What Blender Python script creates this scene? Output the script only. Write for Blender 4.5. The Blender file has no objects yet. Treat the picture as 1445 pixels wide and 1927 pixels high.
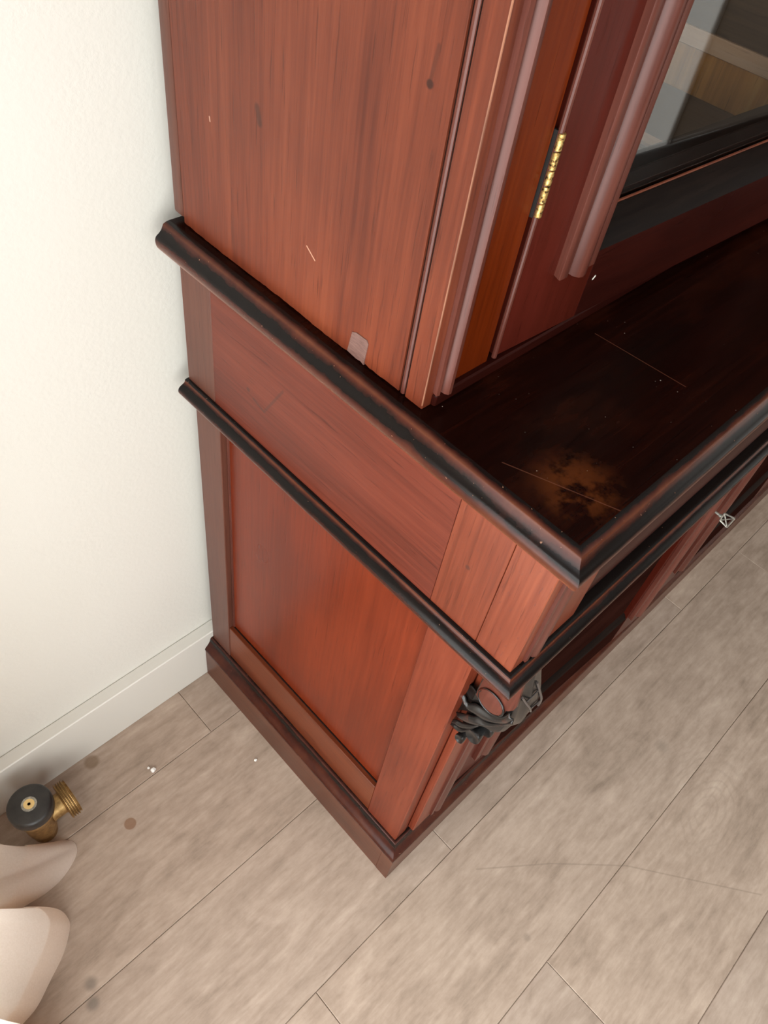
import bpy, bmesh, math, random
from mathutils import Vector, Matrix
random.seed(7)
SC = bpy.context.scene
COL = SC.collection
PI = math.pi

# ------------------------------------------------------------------ camera, world, lights, exposure
cam_d = bpy.data.cameras.new('camera')
cam = bpy.data.objects.new('camera', cam_d); COL.objects.link(cam)
R = ((0.71381843, -0.68829835, 0.12926189), (-0.47097214, -0.60839663, -0.63877913), (0.51831312, 0.39509356, -0.75845407))
cam.matrix_world = Matrix((
    (R[0][0], -R[1][0], -R[2][0], -0.34574184),
    (R[0][1], -R[1][1], -R[2][1], -0.12253745),
    (R[0][2], -R[1][2], -R[2][2], 1.23975681),
    (0, 0, 0, 1)))
cam_d.sensor_fit = 'VERTICAL'; cam_d.sensor_height = 36.0
cam_d.lens = 1451.648 / 1927 * 36.0
cam_d.clip_start = 0.02
SC.camera = cam

world = bpy.data.worlds.new('daylight'); SC.world = world; world.use_nodes = True
bg = world.node_tree.nodes['Background']
bg.inputs['Color'].default_value = (0.75, 0.86, 1.0, 1); bg.inputs['Strength'].default_value = 1.2

def area(name, loc, rot, sx, sy, power, color):
    d = bpy.data.lights.new(name, 'AREA'); d.shape = 'RECTANGLE'; d.size = sx; d.size_y = sy
    d.energy = power; d.color = color
    o = bpy.data.objects.new(name, d); COL.objects.link(o); o.location = loc; o.rotation_euler = rot
    return o
area('window_daylight', (-0.80, -1.02, 0.88), (0, -PI / 2, 0), 1.70, 2.80, 91, (1.0, 0.985, 0.955))
area('added_front_fill', (0.3, -2.98, 1.35), (PI / 2, 0, 0), 1.6, 1.9, 22, (1.0, 0.96, 0.90))  # added lamp, fills the cabinet front and the bookcase interior

SC.view_settings.view_transform = 'Standard'; SC.view_settings.look = 'None'
SC.view_settings.gamma = 1.0; SC.view_settings.use_curve_mapping = False
SC.view_settings.exposure = 0.0

# ------------------------------------------------------------------ node helpers
class NT:
    def __init__(s, name):
        s.m = bpy.data.materials.new(name); s.m.use_nodes = True
        s.t = s.m.node_tree; s.n = s.t.nodes; s.b = s.n['Principled BSDF']; s.out = s.n['Material Output']
    def link(s, a, b): s.t.links.new(a, b)
    def put(s, sock, v):
        if hasattr(v, 'is_linked') or hasattr(v, 'links'): s.link(v, sock)
        else: sock.default_value = v
    def pos(s): return s.n.new('ShaderNodeNewGeometry').outputs['Position']
    def objpos(s): return s.n.new('ShaderNodeTexCoord').outputs['Object']
    def rnd(s): return s.n.new('ShaderNodeObjectInfo').outputs['Random']
    def vmath(s, op, a, b=None, out='Vector', scale=None):
        n = s.n.new('ShaderNodeVectorMath'); n.operation = op; s.put(n.inputs[0], a)
        if b is not None: s.put(n.inputs[1], b)
        if scale is not None: s.put(n.inputs['Scale'], scale)
        return n.outputs[out]
    def math(s, op, a, b=0.0, clamp=False):
        n = s.n.new('ShaderNodeMath'); n.operation = op; n.use_clamp = clamp
        s.put(n.inputs[0], a); s.put(n.inputs[1], b); return n.outputs[0]
    def noise(s, vec, scale=1.0, detail=3.0, rough=0.55, dist=0.0):
        n = s.n.new('ShaderNodeTexNoise'); s.put(n.inputs['Vector'], vec)
        n.inputs['Scale'].default_value = scale; n.inputs['Detail'].default_value = detail
        n.inputs['Roughness'].default_value = rough; n.inputs['Distortion'].default_value = dist
        return n.outputs['Fac']
    def range(s, v, a, b, c=0.0, d=1.0):
        n = s.n.new('ShaderNodeMapRange'); n.interpolation_type = 'SMOOTHSTEP'; s.put(n.inputs[0], v)
        for i, x in enumerate((a, b, c, d)): n.inputs[1 + i].default_value = x
        return n.outputs[0]
    def mix(s, f, a, b, blend='MIX'):
        n = s.n.new('ShaderNodeMix'); n.data_type = 'RGBA'; n.blend_type = blend; s.put(n.inputs['Factor'], f)
        s.put(n.inputs['A'], a if not isinstance(a, tuple) else (*a[:3], 1))
        s.put(n.inputs['B'], b if not isinstance(b, tuple) else (*b[:3], 1))
        return n.outputs['Result']
    def ramp(s, f, stops):
        n = s.n.new('ShaderNodeValToRGB'); e = n.color_ramp.elements
        e[0].position, e[0].color = stops[0][0], (*stops[0][1], 1)
        e[1].position, e[1].color = stops[-1][0], (*stops[-1][1], 1)
        for p, c in stops[1:-1]:
            x = e.new(p); x.color = (*c, 1)
        s.put(n.inputs[0], f); return n.outputs[0]
    def bump(s, h, strength=0.3, dist=0.001):
        n = s.n.new('ShaderNodeBump'); s.put(n.inputs['Height'], h)
        n.inputs['Strength'].default_value = strength; n.inputs['Distance'].default_value = dist
        s.link(n.outputs[0], s.b.inputs['Normal']); return n
    def spot(s, P, c, r0, r1):           # 1 inside r0, fades out at r1
        d = s.vmath('DISTANCE', P, c, 'Value'); return s.range(d, r0, r1, 1.0, 0.0)
    def seg(s, P, a, b, w):              # soft mask of a straight scratch
        a = Vector(a); b = Vector(b); ab = b - a; L2 = ab.length_squared
        pa = s.vmath('SUBTRACT', P, tuple(a))
        t = s.math('MULTIPLY', s.vmath('DOT_PRODUCT', pa, tuple(ab), 'Value'), 1.0 / L2, clamp=True)
        q = s.vmath('SCALE', tuple(ab), scale=t)
        d = s.vmath('DISTANCE', pa, q, 'Value')
        return s.range(d, w * 0.35, w, 1.0, 0.0)
    def set(s, **k):
        for n, v in k.items(): s.put(s.b.inputs[n.replace('_', ' ')], v)

def sr(r, g, b):                          # sRGB 0-255 -> linear
    f = lambda c: (c / 255) / 12.92 if c <= 10 else (((c / 255) + 0.055) / 1.055) ** 2.4
    return (f(r), f(g), f(b))

AX = {'x': (0.035, 1, 1), 'y': (1, 0.035, 1), 'z': (1, 1, 0.035)}
def wood(name, axis, dark, mid, light, rough=0.33, spec=0.5, seed=0.0, fine=0.50, marks=None, streak=230.0):
    w = NT(name); P = w.pos()
    base = w.vmath('ADD', P, (seed, seed * 0.7, seed * 1.3))
    s1 = w.vmath('MULTIPLY', base, tuple(c * streak * (1 if c == 1 else 1.0) for c in AX[axis]))
    s2 = w.vmath('MULTIPLY', base, tuple(c * 17 for c in AX[axis]))
    s3 = w.vmath('MULTIPLY', base, tuple(c * (420 if c == 1 else 600) for c in AX[axis]))
    n2 = w.noise(s2, 1.0, 3.0, 0.5, 0.6)
    n1 = w.noise(s1, 1.0, 4.0, 0.6, 0.2)
    n3 = w.noise(s3, 1.0, 2.0, 0.6)
    blot = w.noise(base, 6.0, 2.0, 0.5)
    f = w.math('ADD', w.math('MULTIPLY', n2, 0.50), w.math('MULTIPLY', n1, fine))
    f = w.math('ADD', f, w.math('MULTIPLY', w.math('SUBTRACT', blot, 0.5), 0.35))
    c = w.ramp(f, [(0.30, dark), (0.50, mid), (0.70, light)])
    pores = w.range(n3, 0.60, 0.74)
    c = w.mix(w.math('MULTIPLY', pores, 0.45), c, tuple(x * 0.45 for x in dark))
    if marks: c = marks(w, P, c)
    w.set(Base_Color=c, Roughness=rough)
    w.b.inputs['Specular IOR Level'].default_value = spec
    r = w.math('ADD', w.math('MULTIPLY', blot, 0.20), rough - 0.10); w.put(w.b.inputs['Roughness'], r)
    w.bump(w.math('SUBTRACT', n1, w.math('MULTIPLY', pores, 0.8)), 0.12, 0.0006)
    return w.m

# mahogany families (true surface colours)
D1, M1, L1 = (0.068, 0.015, 0.008), (0.122, 0.028, 0.013), (0.165, 0.042, 0.019)      # red-brown side boards
D2, M2, L2 = (0.095, 0.013, 0.004), (0.155, 0.023, 0.007), (0.205, 0.036, 0.011)      # warmer orange boards
D3, M3, L3 = (0.045, 0.006, 0.003), (0.068, 0.009, 0.005), (0.090, 0.013, 0.007)      # dark door wood
D4, M4, L4 = (0.060, 0.0075, 0.0010), (0.095, 0.012, 0.0012), (0.125, 0.020, 0.002)      # golden stile

def side_marks(w, P, c):
    k = w.spot(P, (0.011, 0.1776, 1.0678), 0.0018, 0.0035)
    k2 = w.seg(P, (0.011, 0.1755, 1.088), (0.011, 0.1775, 1.070), 0.0022)
    c = w.mix(w.math('MAXIMUM', w.math('MULTIPLY', k, 0.85), w.math('MULTIPLY', k2, 0.4)), c, (0.02, 0.008, 0.006))
    sp = w.seg(P, (0.011, 0.333, 0.995), (0.011, 0.330, 0.985), 0.004)
    c = w.mix(w.math('MULTIPLY', sp, 0.6), c, (0.03, 0.014, 0.010))
    a = w.seg(P, (0.011, 0.272, 0.917), (0.011, 0.262, 0.910), 0.0008)
    b = w.seg(P, (0.011, 0.392, 0.965), (0.011, 0.3915, 0.962), 0.0010)
    c = w.mix(w.math('MULTIPLY', w.math('MAXIMUM', a, b), 0.7), c, (0.55, 0.34, 0.25))
    # warmer, more orange tone towards the foot of the board
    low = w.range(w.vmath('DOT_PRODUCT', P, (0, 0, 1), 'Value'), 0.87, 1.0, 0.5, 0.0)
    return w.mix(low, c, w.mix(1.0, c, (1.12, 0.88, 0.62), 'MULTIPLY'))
def frieze_marks(w, P, c):
    k = w.spot(P, (0.0102, 0.3441, 0.7221), 0.0015, 0.0035)
    a = w.seg(P, (0.0102, 0.336, 0.716), (0.0102, 0.3191, 0.711), 0.0018)
    b = w.seg(P, (0.0102, 0.3191, 0.711), (0.0102, 0.292, 0.757), 0.0020)
    m = w.math('MAXIMUM', w.math('MAXIMUM', k, a), w.math('MULTIPLY', b, 0.7))
    return w.mix(w.math('MULTIPLY', m, 0.65), c, (0.035, 0.018, 0.014))
def cap_marks(w, P, c):
    k = w.spot(P, (0.0102, 0.0527, 0.739), 0.0015, 0.0034)
    c = w.mix(w.math('MULTIPLY', k, 0.7), c, (0.04, 0.014, 0.010))
    n = w.noise(w.vmath('MULTIPLY', P, (300, 300, 70)), 1.0, 2.0)
    return w.mix(w.math('MULTIPLY', w.range(n, 0.66, 0.72), 0.4), c, (0.06, 0.02, 0.02))

W_side = wood('mahogany_side', 'z', D1, M1, L1, 0.36, 0.28, 0.0, marks=side_marks)
W_frieze = wood('mahogany_frieze', 'y', (0.065, 0.013, 0.007), (0.108, 0.022, 0.012), (0.142, 0.032, 0.017), 0.34, 0.22, 3.1, marks=frieze_marks)
W_cap = wood('mahogany_cap', 'z', (0.068, 0.014, 0.006), (0.128, 0.027, 0.012), (0.180, 0.043, 0.019), 0.32, 0.3, 5.7, marks=cap_marks)
W_post = wood('mahogany_post', 'z', (0.060, 0.020, 0.013), (0.095, 0.033, 0.021), (0.120, 0.043, 0.027), 0.36, 0.3, 8.3)
W_panel = wood('mahogany_panel', 'z', D2, M2, L2, 0.30, 0.2, 11.0, fine=0.30)
W_rail = wood('mahogany_rail', 'y', (0.070, 0.014, 0.005), (0.118, 0.025, 0.008), (0.155, 0.037, 0.012), 0.32, 0.3, 13.0)
W_stile = wood('mahogany_stile', 'z', (0.080, 0.014, 0.007), (0.132, 0.025, 0.011), (0.170, 0.036, 0.016), 0.33, 0.2, 17.0)
W_gold = wood('mahogany_golden', 'z', D4, M4, L4, 0.34, 0.12, 21.0)
W_dark = wood('mahogany_dark', 'z', D3, M3, L3, 0.30, 0.12, 25.0, fine=0.25)
def chip(w, P, c): return w.mix(w.seg(P, (0.2010, 0.1290, 0.9003), (0.2028, 0.1290, 0.9020), 0.0016), c, (0.75, 0.70, 0.62))
W_darkx = wood('mahogany_dark_long', 'x', (0.018, 0.003, 0.002), (0.032, 0.005, 0.003), (0.048, 0.008, 0.0045), 0.30, 0.08, 29.0, fine=0.25, marks=chip)
W_plinth = wood('mahogany_plinth', 'y', (0.048, 0.014, 0.008), (0.085, 0.026, 0.013), (0.115, 0.038, 0.019), 0.34, 0.35, 33.0)
W_plinthx = wood('mahogany_plinth_front', 'x', (0.048, 0.014, 0.008), (0.085, 0.026, 0.013), (0.115, 0.038, 0.019), 0.34, 0.35, 35.0)
W_bead = wood('mahogany_bead', 'z', (0.045, 0.011, 0.007), (0.075, 0.019, 0.012), (0.110, 0.031, 0.020), 0.36, 0.36, 37.0)
W_arris = wood('worn_lit_arris', 'z', (0.05, 0.016, 0.009), (0.10, 0.034, 0.018), (0.34, 0.14, 0.075), 0.45, 0.25, 38.0)  # pale tone carries both wear and the lit line of the edge
W_cheek = wood('mahogany_cheek', 'z', (0.038, 0.009, 0.006), (0.062, 0.015, 0.009), (0.090, 0.024, 0.015), 0.34, 0.22, 39.0)
W_deep = wood('mahogany_deep', 'x', (0.010, 0.003, 0.0022), (0.019, 0.006, 0.0042), (0.030, 0.010, 0.007), 0.6, 0.0, 40.0)
W_ebon = wood('ebonised_wood', 'x', (0.004, 0.0025, 0.0025), (0.008, 0.005, 0.004), (0.016, 0.009, 0.007), 0.42, 0.05, 41.0)
W_plank = wood('pine_board', 'z', (0.28, 0.10, 0.018), (0.74, 0.33, 0.075), (0.92, 0.52, 0.15), 0.55, 0.3, 43.0, streak=60)
W_plankd = wood('walnut_board', 'y', (0.045, 0.026, 0.014), (0.075, 0.045, 0.025), (0.11, 0.066, 0.036), 0.5, 0.3, 47.0)
W_batten = wood('pale_batten', 'y', (0.70, 0.42, 0.25), (0.80, 0.50, 0.31), (0.86, 0.58, 0.38), 0.55, 0.3, 51.0)

def top_marks(w, P, c):
    pat = w.math('MULTIPLY', w.spot(P, (0.045, 0.012, 0.852), 0.010, 0.045), w.range(w.noise(P, 45.0, 4.0, 0.65), 0.42, 0.62))
    c = w.mix(w.math('MULTIPLY', pat, 0.60), c, (0.105, 0.026, 0.006))
    pat2 = w.range(w.noise(w.vmath('MULTIPLY', P, (9, 22, 9)), 1.0, 4.0, 0.6), 0.50, 0.72)
    c = w.mix(w.math('MULTIPLY', pat2, 0.6), c, (0.026, 0.005, 0.002))
    s = w.seg(P, (0.020, 0.060, 0.852), (0.054, -0.026, 0.852), 0.0007)
    s2 = w.seg(P, (0.2086, 0.1114, 0.852), (0.2149, 0.0217, 0.852), 0.0007)
    c = w.mix(w.math('MULTIPLY', w.math('MAXIMUM', s, s2), 0.40), c, (0.16, 0.055, 0.032))
    n = w.noise(P, 420.0, 1.0, 0.5)
    return w.mix(w.math('MULTIPLY', w.range(n, 0.80, 0.82), 0.7), c, (0.5, 0.42, 0.35))
W_top = wood('dark_polished_top', 'x', (0.003, 0.0008, 0.0005), (0.008, 0.0015, 0.0008), (0.021, 0.0036, 0.0015), 0.22, 0.09, 55.0, marks=top_marks)

# moulding: polish worn off the arrises, black dirt kept in the hollows ('wear' is stored per profile point)
w = NT('worn_moulding'); P = w.pos()
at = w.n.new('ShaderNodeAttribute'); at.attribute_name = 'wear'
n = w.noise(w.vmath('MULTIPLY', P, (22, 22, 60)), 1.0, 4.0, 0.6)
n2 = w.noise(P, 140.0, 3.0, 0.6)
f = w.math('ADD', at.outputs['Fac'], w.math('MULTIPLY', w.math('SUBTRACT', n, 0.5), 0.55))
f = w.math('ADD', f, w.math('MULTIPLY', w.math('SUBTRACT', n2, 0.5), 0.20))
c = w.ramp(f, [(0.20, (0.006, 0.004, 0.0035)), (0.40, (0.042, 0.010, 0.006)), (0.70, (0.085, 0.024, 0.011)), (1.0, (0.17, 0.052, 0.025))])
chips = w.range(w.noise(P, 300.0, 2.0, 0.5), 0.74, 0.77)
c = w.mix(w.math('MULTIPLY', chips, 0.5), c, (0.40, 0.20, 0.12))
w.set(Base_Color=c, Roughness=0.25); w.b.inputs['Specular IOR Level'].default_value = 0.22
w.bump(n2, 0.10, 0.0005)
W_mould = w.m

w = NT('carved_black_wood'); P = w.pos()
n = w.noise(P, 60.0, 4.0, 0.6)
w.set(Base_Color=w.ramp(n, [(0.35, (0.004, 0.004, 0.004)), (0.58, (0.012, 0.010, 0.009)), (0.78, (0.060, 0.020, 0.013))]), Roughness=0.24)
w.b.inputs['Specular IOR Level'].default_value = 0.45
w.bump(n, 0.15, 0.0006); W_carve = w.m
w = NT('worn_rib'); w.set(Base_Color=(0.050, 0.040, 0.036, 1), Roughness=0.35); W_rib = w.m
w = NT('patch_wood'); P = w.pos()
n = w.noise(w.vmath('MULTIPLY', P, (160, 160, 900)), 1.0, 3.0)
w.set(Base_Color=w.ramp(n, [(0.3, (0.105, 0.052, 0.042)), (0.7, (0.165, 0.088, 0.072))]), Roughness=0.5); W_patch = w.m

w = NT('aged_brass'); P = w.pos(); n = w.noise(P, 380.0, 3.0, 0.6)
w.set(Base_Color=w.ramp(n, [(0.38, (0.05, 0.026, 0.010)), (0.50, (0.42, 0.26, 0.085)), (0.72, (0.72, 0.50, 0.21))]), Metallic=0.85,
      Roughness=w.range(n, 0.35, 0.7, 0.6, 0.36)); w.bump(n, 0.2, 0.0005); M_brass = w.m
w = NT('dull_brass'); P = w.pos(); n = w.noise(P, 200.0, 3.0, 0.6)
w.set(Base_Color=w.ramp(n, [(0.3, (0.26, 0.15, 0.055)), (0.7, (0.50, 0.32, 0.13))]), Metallic=0.8, Roughness=0.4); M_brass2 = w.m
w = NT('bright_brass'); w.set(Base_Color=(0.85, 0.62, 0.28, 1), Metallic=0.9, Roughness=0.3); M_brass3 = w.m
w = NT('steel_key'); P = w.pos(); n = w.noise(P, 300.0, 2.0)
w.set(Base_Color=w.ramp(n, [(0.3, (0.20, 0.19, 0.165)), (0.7, (0.48, 0.46, 0.40))]), Metallic=0.7, Roughness=0.4); M_steel = w.m
w = NT('black_plastic'); P = w.pos(); n = w.noise(P, 70.0, 3.0)
w.set(Base_Color=w.ramp(n, [(0.3, (0.012, 0.011, 0.010)), (0.7, (0.030, 0.027, 0.024))]), Roughness=0.36); w.bump(n, 0.05, 0.0005); M_black = w.m
w = NT('dark_metal'); w.set(Base_Color=(0.012, 0.010, 0.009, 1), Roughness=0.5); M_dk = w.m

# glass: clear sheet, Fresnel reflection (Schlick) over straight transmission
w = NT('old_glass')
geo = w.n.new('ShaderNodeNewGeometry')
cosn = w.math('ABSOLUTE', w.vmath('DOT_PRODUCT', geo.outputs['Normal'], geo.outputs['Incoming'], 'Value'))
fr = w.math('ADD', w.math('MULTIPLY', w.math('POWER', w.math('SUBTRACT', 1.0, cosn, True), 5.0), 0.91), 0.09)
tr = w.n.new('ShaderNodeBsdfTransparent'); tr.inputs[0].default_value = (0.985, 0.99, 0.985, 1)
gl = w.n.new('ShaderNodeBsdfGlossy'); gl.inputs['Roughness'].default_value = 0.012
mx = w.n.new('ShaderNodeMixShader'); w.link(fr, mx.inputs[0]); w.link(tr.outputs[0], mx.inputs[1]); w.link(gl.outputs[0], mx.inputs[2])
w.link(mx.outputs[0], w.out.inputs['Surface']); M_glass = w.m

# wall paint, woodwork paint
w = NT('wall_paint'); P = w.pos(); n = w.noise(P, 170.0, 3.0, 0.55); n2 = w.noise(P, 2.2, 2.0)
w.set(Base_Color=w.ramp(n2, [(0.3, (0.635, 0.615, 0.555)), (0.7, (0.66, 0.642, 0.588))]), Roughness=0.6); w.bump(n, 0.22, 0.0012); M_wall = w.m
w = NT('darkened_wall_paint'); P = w.pos(); n = w.noise(P, 170.0, 3.0, 0.55)
w.set(Base_Color=(0.10, 0.075, 0.055, 1), Roughness=0.7); w.bump(n, 0.2, 0.0012); M_wall2 = w.m  # unseen walls, darkened to cut room fill and haze in reflections
w = NT('white_gloss_paint'); P = w.pos(); n = w.noise(P, 90.0, 2.0)
w.set(Base_Color=(0.65, 0.63, 0.575, 1), Roughness=0.32); w.bump(n, 0.05, 0.0006); M_gloss = w.m
w = NT('white_door_paint'); P = w.pos(); w.set(Base_Color=(0.86, 0.86, 0.83, 1), Roughness=0.5); w.bump(w.noise(P, 60.0, 2.0), 0.05, 0.0006); M_white = w.m
w = NT('ceiling_paint'); P = w.pos(); w.set(Base_Color=w.ramp(w.noise(P, 3.0), [(0.3, (0.82, 0.82, 0.80)), (0.7, (0.86, 0.86, 0.84))]), Roughness=0.8); M_ceil = w.m

# floor planks
w = NT('greige_oak_plank'); P = w.pos(); rn = w.rnd()
q = w.vmath('ADD', P, w.vmath('SCALE', (7.3, 3.1, 0), scale=w.math('MULTIPLY', rn, 9.0)))
g1 = w.noise(w.vmath('MULTIPLY', q, (9, 120, 9)), 1.0, 4.0, 0.65, 0.5)
g2 = w.noise(w.vmath('MULTIPLY', q, (6, 17, 5)), 1.0, 5.0, 0.62, 1.0)
g3 = w.noise(w.vmath('MULTIPLY', q, (26, 60, 10)), 1.0, 5.0, 0.7)
f = w.math('ADD', w.math('ADD', w.math('MULTIPLY', g1, 0.24), w.math('MULTIPLY', g2, 0.42)), w.math('MULTIPLY', g3, 0.34))
c = w.ramp(f, [(0.34, (0.235, 0.175, 0.130)), (0.47, (0.345, 0.260, 0.200)), (0.60, (0.44, 0.342, 0.270)), (0.72, (0.52, 0.43, 0.35))])
c = w.mix(1.0, c, w.ramp(rn, [(0.0, (0.94, 0.94, 0.95)), (1.0, (1.04, 1.03, 1.02))]), 'MULTIPLY')
ring = w.n.new('ShaderNodeTexWave'); ring.wave_type = 'RINGS'; ring.rings_direction = 'Z'
w.put(ring.inputs['Vector'], w.vmath('MULTIPLY', w.vmath('SUBTRACT', P, (0.47, -0.29, 0)), (10, 20, 0)))
ring.inputs['Scale'].default_value = 1.6; ring.inputs['Distortion'].default_value = 7.0; ring.inputs['Detail'].default_value = 2.0
fig = w.math('MULTIPLY', w.spot(P, (0.50, -0.28, 0), 0.06, 0.16), w.range(ring.outputs['Fac'], 0.35, 0.0))
c = w.mix(w.math('MULTIPLY', fig, 0.14), c, (0.19, 0.145, 0.11))
st = w.math('MULTIPLY', w.spot(P, (-0.2366, 0.3173, 0), 0.0078, 0.0098), 0.75)
c = w.mix(st, c, (0.20, 0.095, 0.045))
st = w.math('MULTIPLY', w.spot(P, (-0.2295, 0.4380, 0), 0.008, 0.014), 0.55)
c = w.mix(st, c, (0.15, 0.085, 0.035))
st = w.math('MAXIMUM', w.spot(P, (-0.388, 0.172, 0), 0.003, 0.012), w.spot(P, (-0.398, 0.150, 0), 0.004, 0.012))
c = w.mix(w.math('MULTIPLY', st, 0.55), c, (0.11, 0.095, 0.08))
st = w.math('MAXIMUM', w.spot(P, (0.52, -0.175, 0), 0.002, 0.018), w.spot(P, (0.10, -0.20, 0), 0.002, 0.008))
c = w.mix(w.math('MULTIPLY', st, 0.30), c, (0.10, 0.08, 0.06))
sc_ = w.seg(P, (0.115, -0.086, 0), (0.21, -0.160, 0), 0.0016)
sc2 = w.seg(P, (0.21, -0.160, 0), (0.30, -0.245, 0), 0.0016)
sc3 = w.seg(P, (0.30, -0.245, 0), (0.43, -0.42, 0), 0.0016)
c = w.mix(w.math('MULTIPLY', w.math('MAXIMUM', w.math('MAXIMUM', sc_, sc2), sc3), 0.32), c, (0.15, 0.115, 0.085))
w.set(Base_Color=c, Roughness=w.range(g3, 0.3, 0.7, 0.58, 0.44)); w.b.inputs['Specular IOR Level'].default_value = 0.4
w.bump(w.math('ADD', g1, w.math('MULTIPLY', g3, 0.6)), 0.12, 0.0008)
M_plank = w.m
w = NT('floor_underlay'); w.set(Base_Color=(0.20, 0.155, 0.12, 1), Roughness=0.9); M_under = w.m

# curtain: thin cloth, reflects and lets light through
w = NT('cream_curtain_cloth'); P = w.pos()
n = w.noise(w.vmath('MULTIPLY', P, (500, 500, 260)), 1.0, 2.0)
cc = w.ramp(n, [(0.3, (0.87, 0.775, 0.69)), (0.7, (0.92, 0.83, 0.75))])
w.set(Base_Color=cc, Roughness=0.8); w.b.inputs['Specular IOR Level'].default_value = 0.2
tl = w.n.new('ShaderNodeBsdfTranslucent'); w.link(cc, tl.inputs[0])
mx = w.n.new('ShaderNodeMixShader'); mx.inputs[0].default_value = 0.58
w.link(w.b.outputs[0], mx.inputs[1]); w.link(tl.outputs[0], mx.inputs[2]); w.link(mx.outputs[0], w.out.inputs['Surface'])
w.bump(n, 0.1, 0.0005); M_cloth = w.m
w = NT('white_plaster_crumb'); w.set(Base_Color=(0.82, 0.80, 0.76, 1), Roughness=0.8); M_crumb = w.m

# ------------------------------------------------------------------ mesh helpers (all shapes given in room coordinates)
class MB:
    def __init__(s): s.bm = bmesh.new(); s.wear = s.bm.verts.layers.float.new('wear')
    def poly(s, pts): return s.bm.faces.new([s.bm.verts.new(p) for p in pts])
    def box(s, x0, x1, y0, y1, z0, z1, bev=0.0, xf=None, seg=1):
        b = bmesh.new(); bmesh.ops.create_cube(b, size=1.0)
        for v in b.verts:
            v.co = Vector((x0 + (v.co.x + .5) * (x1 - x0), y0 + (v.co.y + .5) * (y1 - y0), z0 + (v.co.z + .5) * (z1 - z0)))
        if bev: bmesh.ops.bevel(b, geom=list(b.edges), offset=bev, segments=seg, affect='EDGES', profile=0.5)
        s.take(b, xf); return s
    def take(s, b, xf=None):
        mp = {}
        for v in b.verts: mp[v] = s.bm.verts.new(xf @ v.co if xf else v.co)
        for f in b.faces:
            try: s.bm.faces.new([mp[v] for v in f.verts])
            except ValueError: pass
        b.free()
    def grid(s, rows, close_u=False, close_v=False, wear=None):
        vs = [[s.bm.verts.new(p) for p in r] for r in rows]
        if wear:
            for r in vs:
                for v, wv in zip(r, wear): v[s.wear] = wv
        n, m = len(vs), len(vs[0])
        for i in range(n if close_u else n - 1):
            for j in range(m if close_v else m - 1):
                a, b = vs[i], vs[(i + 1) % n]; k = (j + 1) % m
                try: s.bm.faces.new([a[j], a[k], b[k], b[j]])
                except ValueError: pass
        return vs
    def cap(s, ring):
        try: s.bm.faces.new(ring)
        except ValueError: pass
    def tube(s, pts, rad, n=10, xf=None):
        pts = [Vector(p) for p in pts]; rows = []
        up = Vector((0, 0, 1))
        for i, p in enumerate(pts):
            t = (pts[min(i + 1, len(pts) - 1)] - pts[max(i - 1, 0)]).normalized()
            a = t.cross(up if abs(t.z) < 0.9 else Vector((1, 0, 0))).normalized(); b = t.cross(a)
            r = rad[i] if isinstance(rad, (list, tuple)) else rad
            rows.append([p + (a * math.cos(2 * PI * k / n) + b * math.sin(2 * PI * k / n)) * r for k in range(n)])
        if xf: rows = [[xf @ q for q in r] for r in rows]
        v = s.grid(rows, close_v=True); s.cap(v[0][::-1]); s.cap(v[-1]); return s
    def lathe(s, prof, M, n=32):          # prof (r, h) about local z, M places it
        rows = []
        for r, h in prof: rows.append([M @ Vector((r * math.cos(2 * PI * k / n), r * math.sin(2 * PI * k / n), h)) for k in range(n)])
        v = s.grid(rows, close_v=True); s.cap(v[0][::-1]); s.cap(v[-1]); return s
    def prism(s, prof, f0, f1):           # closed profile list of 2-tuples, f(p)->3d at both ends
        v = s.grid([[f0(p) for p in prof], [f1(p) for p in prof]], close_v=True)
        s.cap(v[0][::-1]); s.cap(v[1]); return s
    def build(s, name, mat, parent=None, smooth=30, dbl=1e-6):
        if dbl: bmesh.ops.remove_doubles(s.bm, verts=list(s.bm.verts), dist=dbl)
        bmesh.ops.recalc_face_normals(s.bm, faces=list(s.bm.faces))
        off = Vector(parent.get('_o', (0, 0, 0))) if parent is not None else Vector((0, 0, 0))
        if off.length: bmesh.ops.translate(s.bm, verts=list(s.bm.verts), vec=-off)
        me = bpy.data.meshes.new(name); s.bm.to_mesh(me); s.bm.free()
        me.materials.append(mat)
        if smooth:
            me.polygons.foreach_set('use_smooth', [True] * len(me.polygons)); me.set_sharp_from_angle(angle=math.radians(smooth))
        o = bpy.data.objects.new(name, me); COL.objects.link(o)
        if parent is not None:
            o.parent = parent; o['_o'] = tuple(off)
        return o
def thing(name, label, cat, loc=(0, 0, 0), group=None, kind=None):
    o = bpy.data.objects.new(name, None); COL.objects.link(o); o.location = loc; o['_o'] = tuple(loc)
    o.empty_display_size = 0.05
    if label: o['label'] = label
    if cat: o['category'] = cat
    if group: o['group'] = group
    if kind: o['kind'] = kind
    return o
def tag(o, label, cat, group=None):
    o['label'] = label; o['category'] = cat
    if group: o['group'] = group
    return o
def structure(o): o['kind'] = 'structure'; return o
def bx(name, mat, parent, *b, bev=0.0008): return MB().box(*b, bev=bev).build(name, mat, parent)
def spline(pts, n=6):                      # Catmull-Rom through 2-d/3-d points
    pts = [Vector(p) for p in pts]; out = []
    for i in range(len(pts) - 1):
        p0, p1, p2, p3 = pts[max(i - 1, 0)], pts[i], pts[i + 1], pts[min(i + 2, len(pts) - 1)]
        for k in range(n):
            t = k / n
            out.append(0.5 * ((2 * p1) + (p2 - p0) * t + (2 * p0 - 5 * p1 + 4 * p2 - p3) * t * t + (3 * p1 - p0 - 3 * p2 + p3) * t ** 3))
    out.append(pts[-1]); return out

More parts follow.
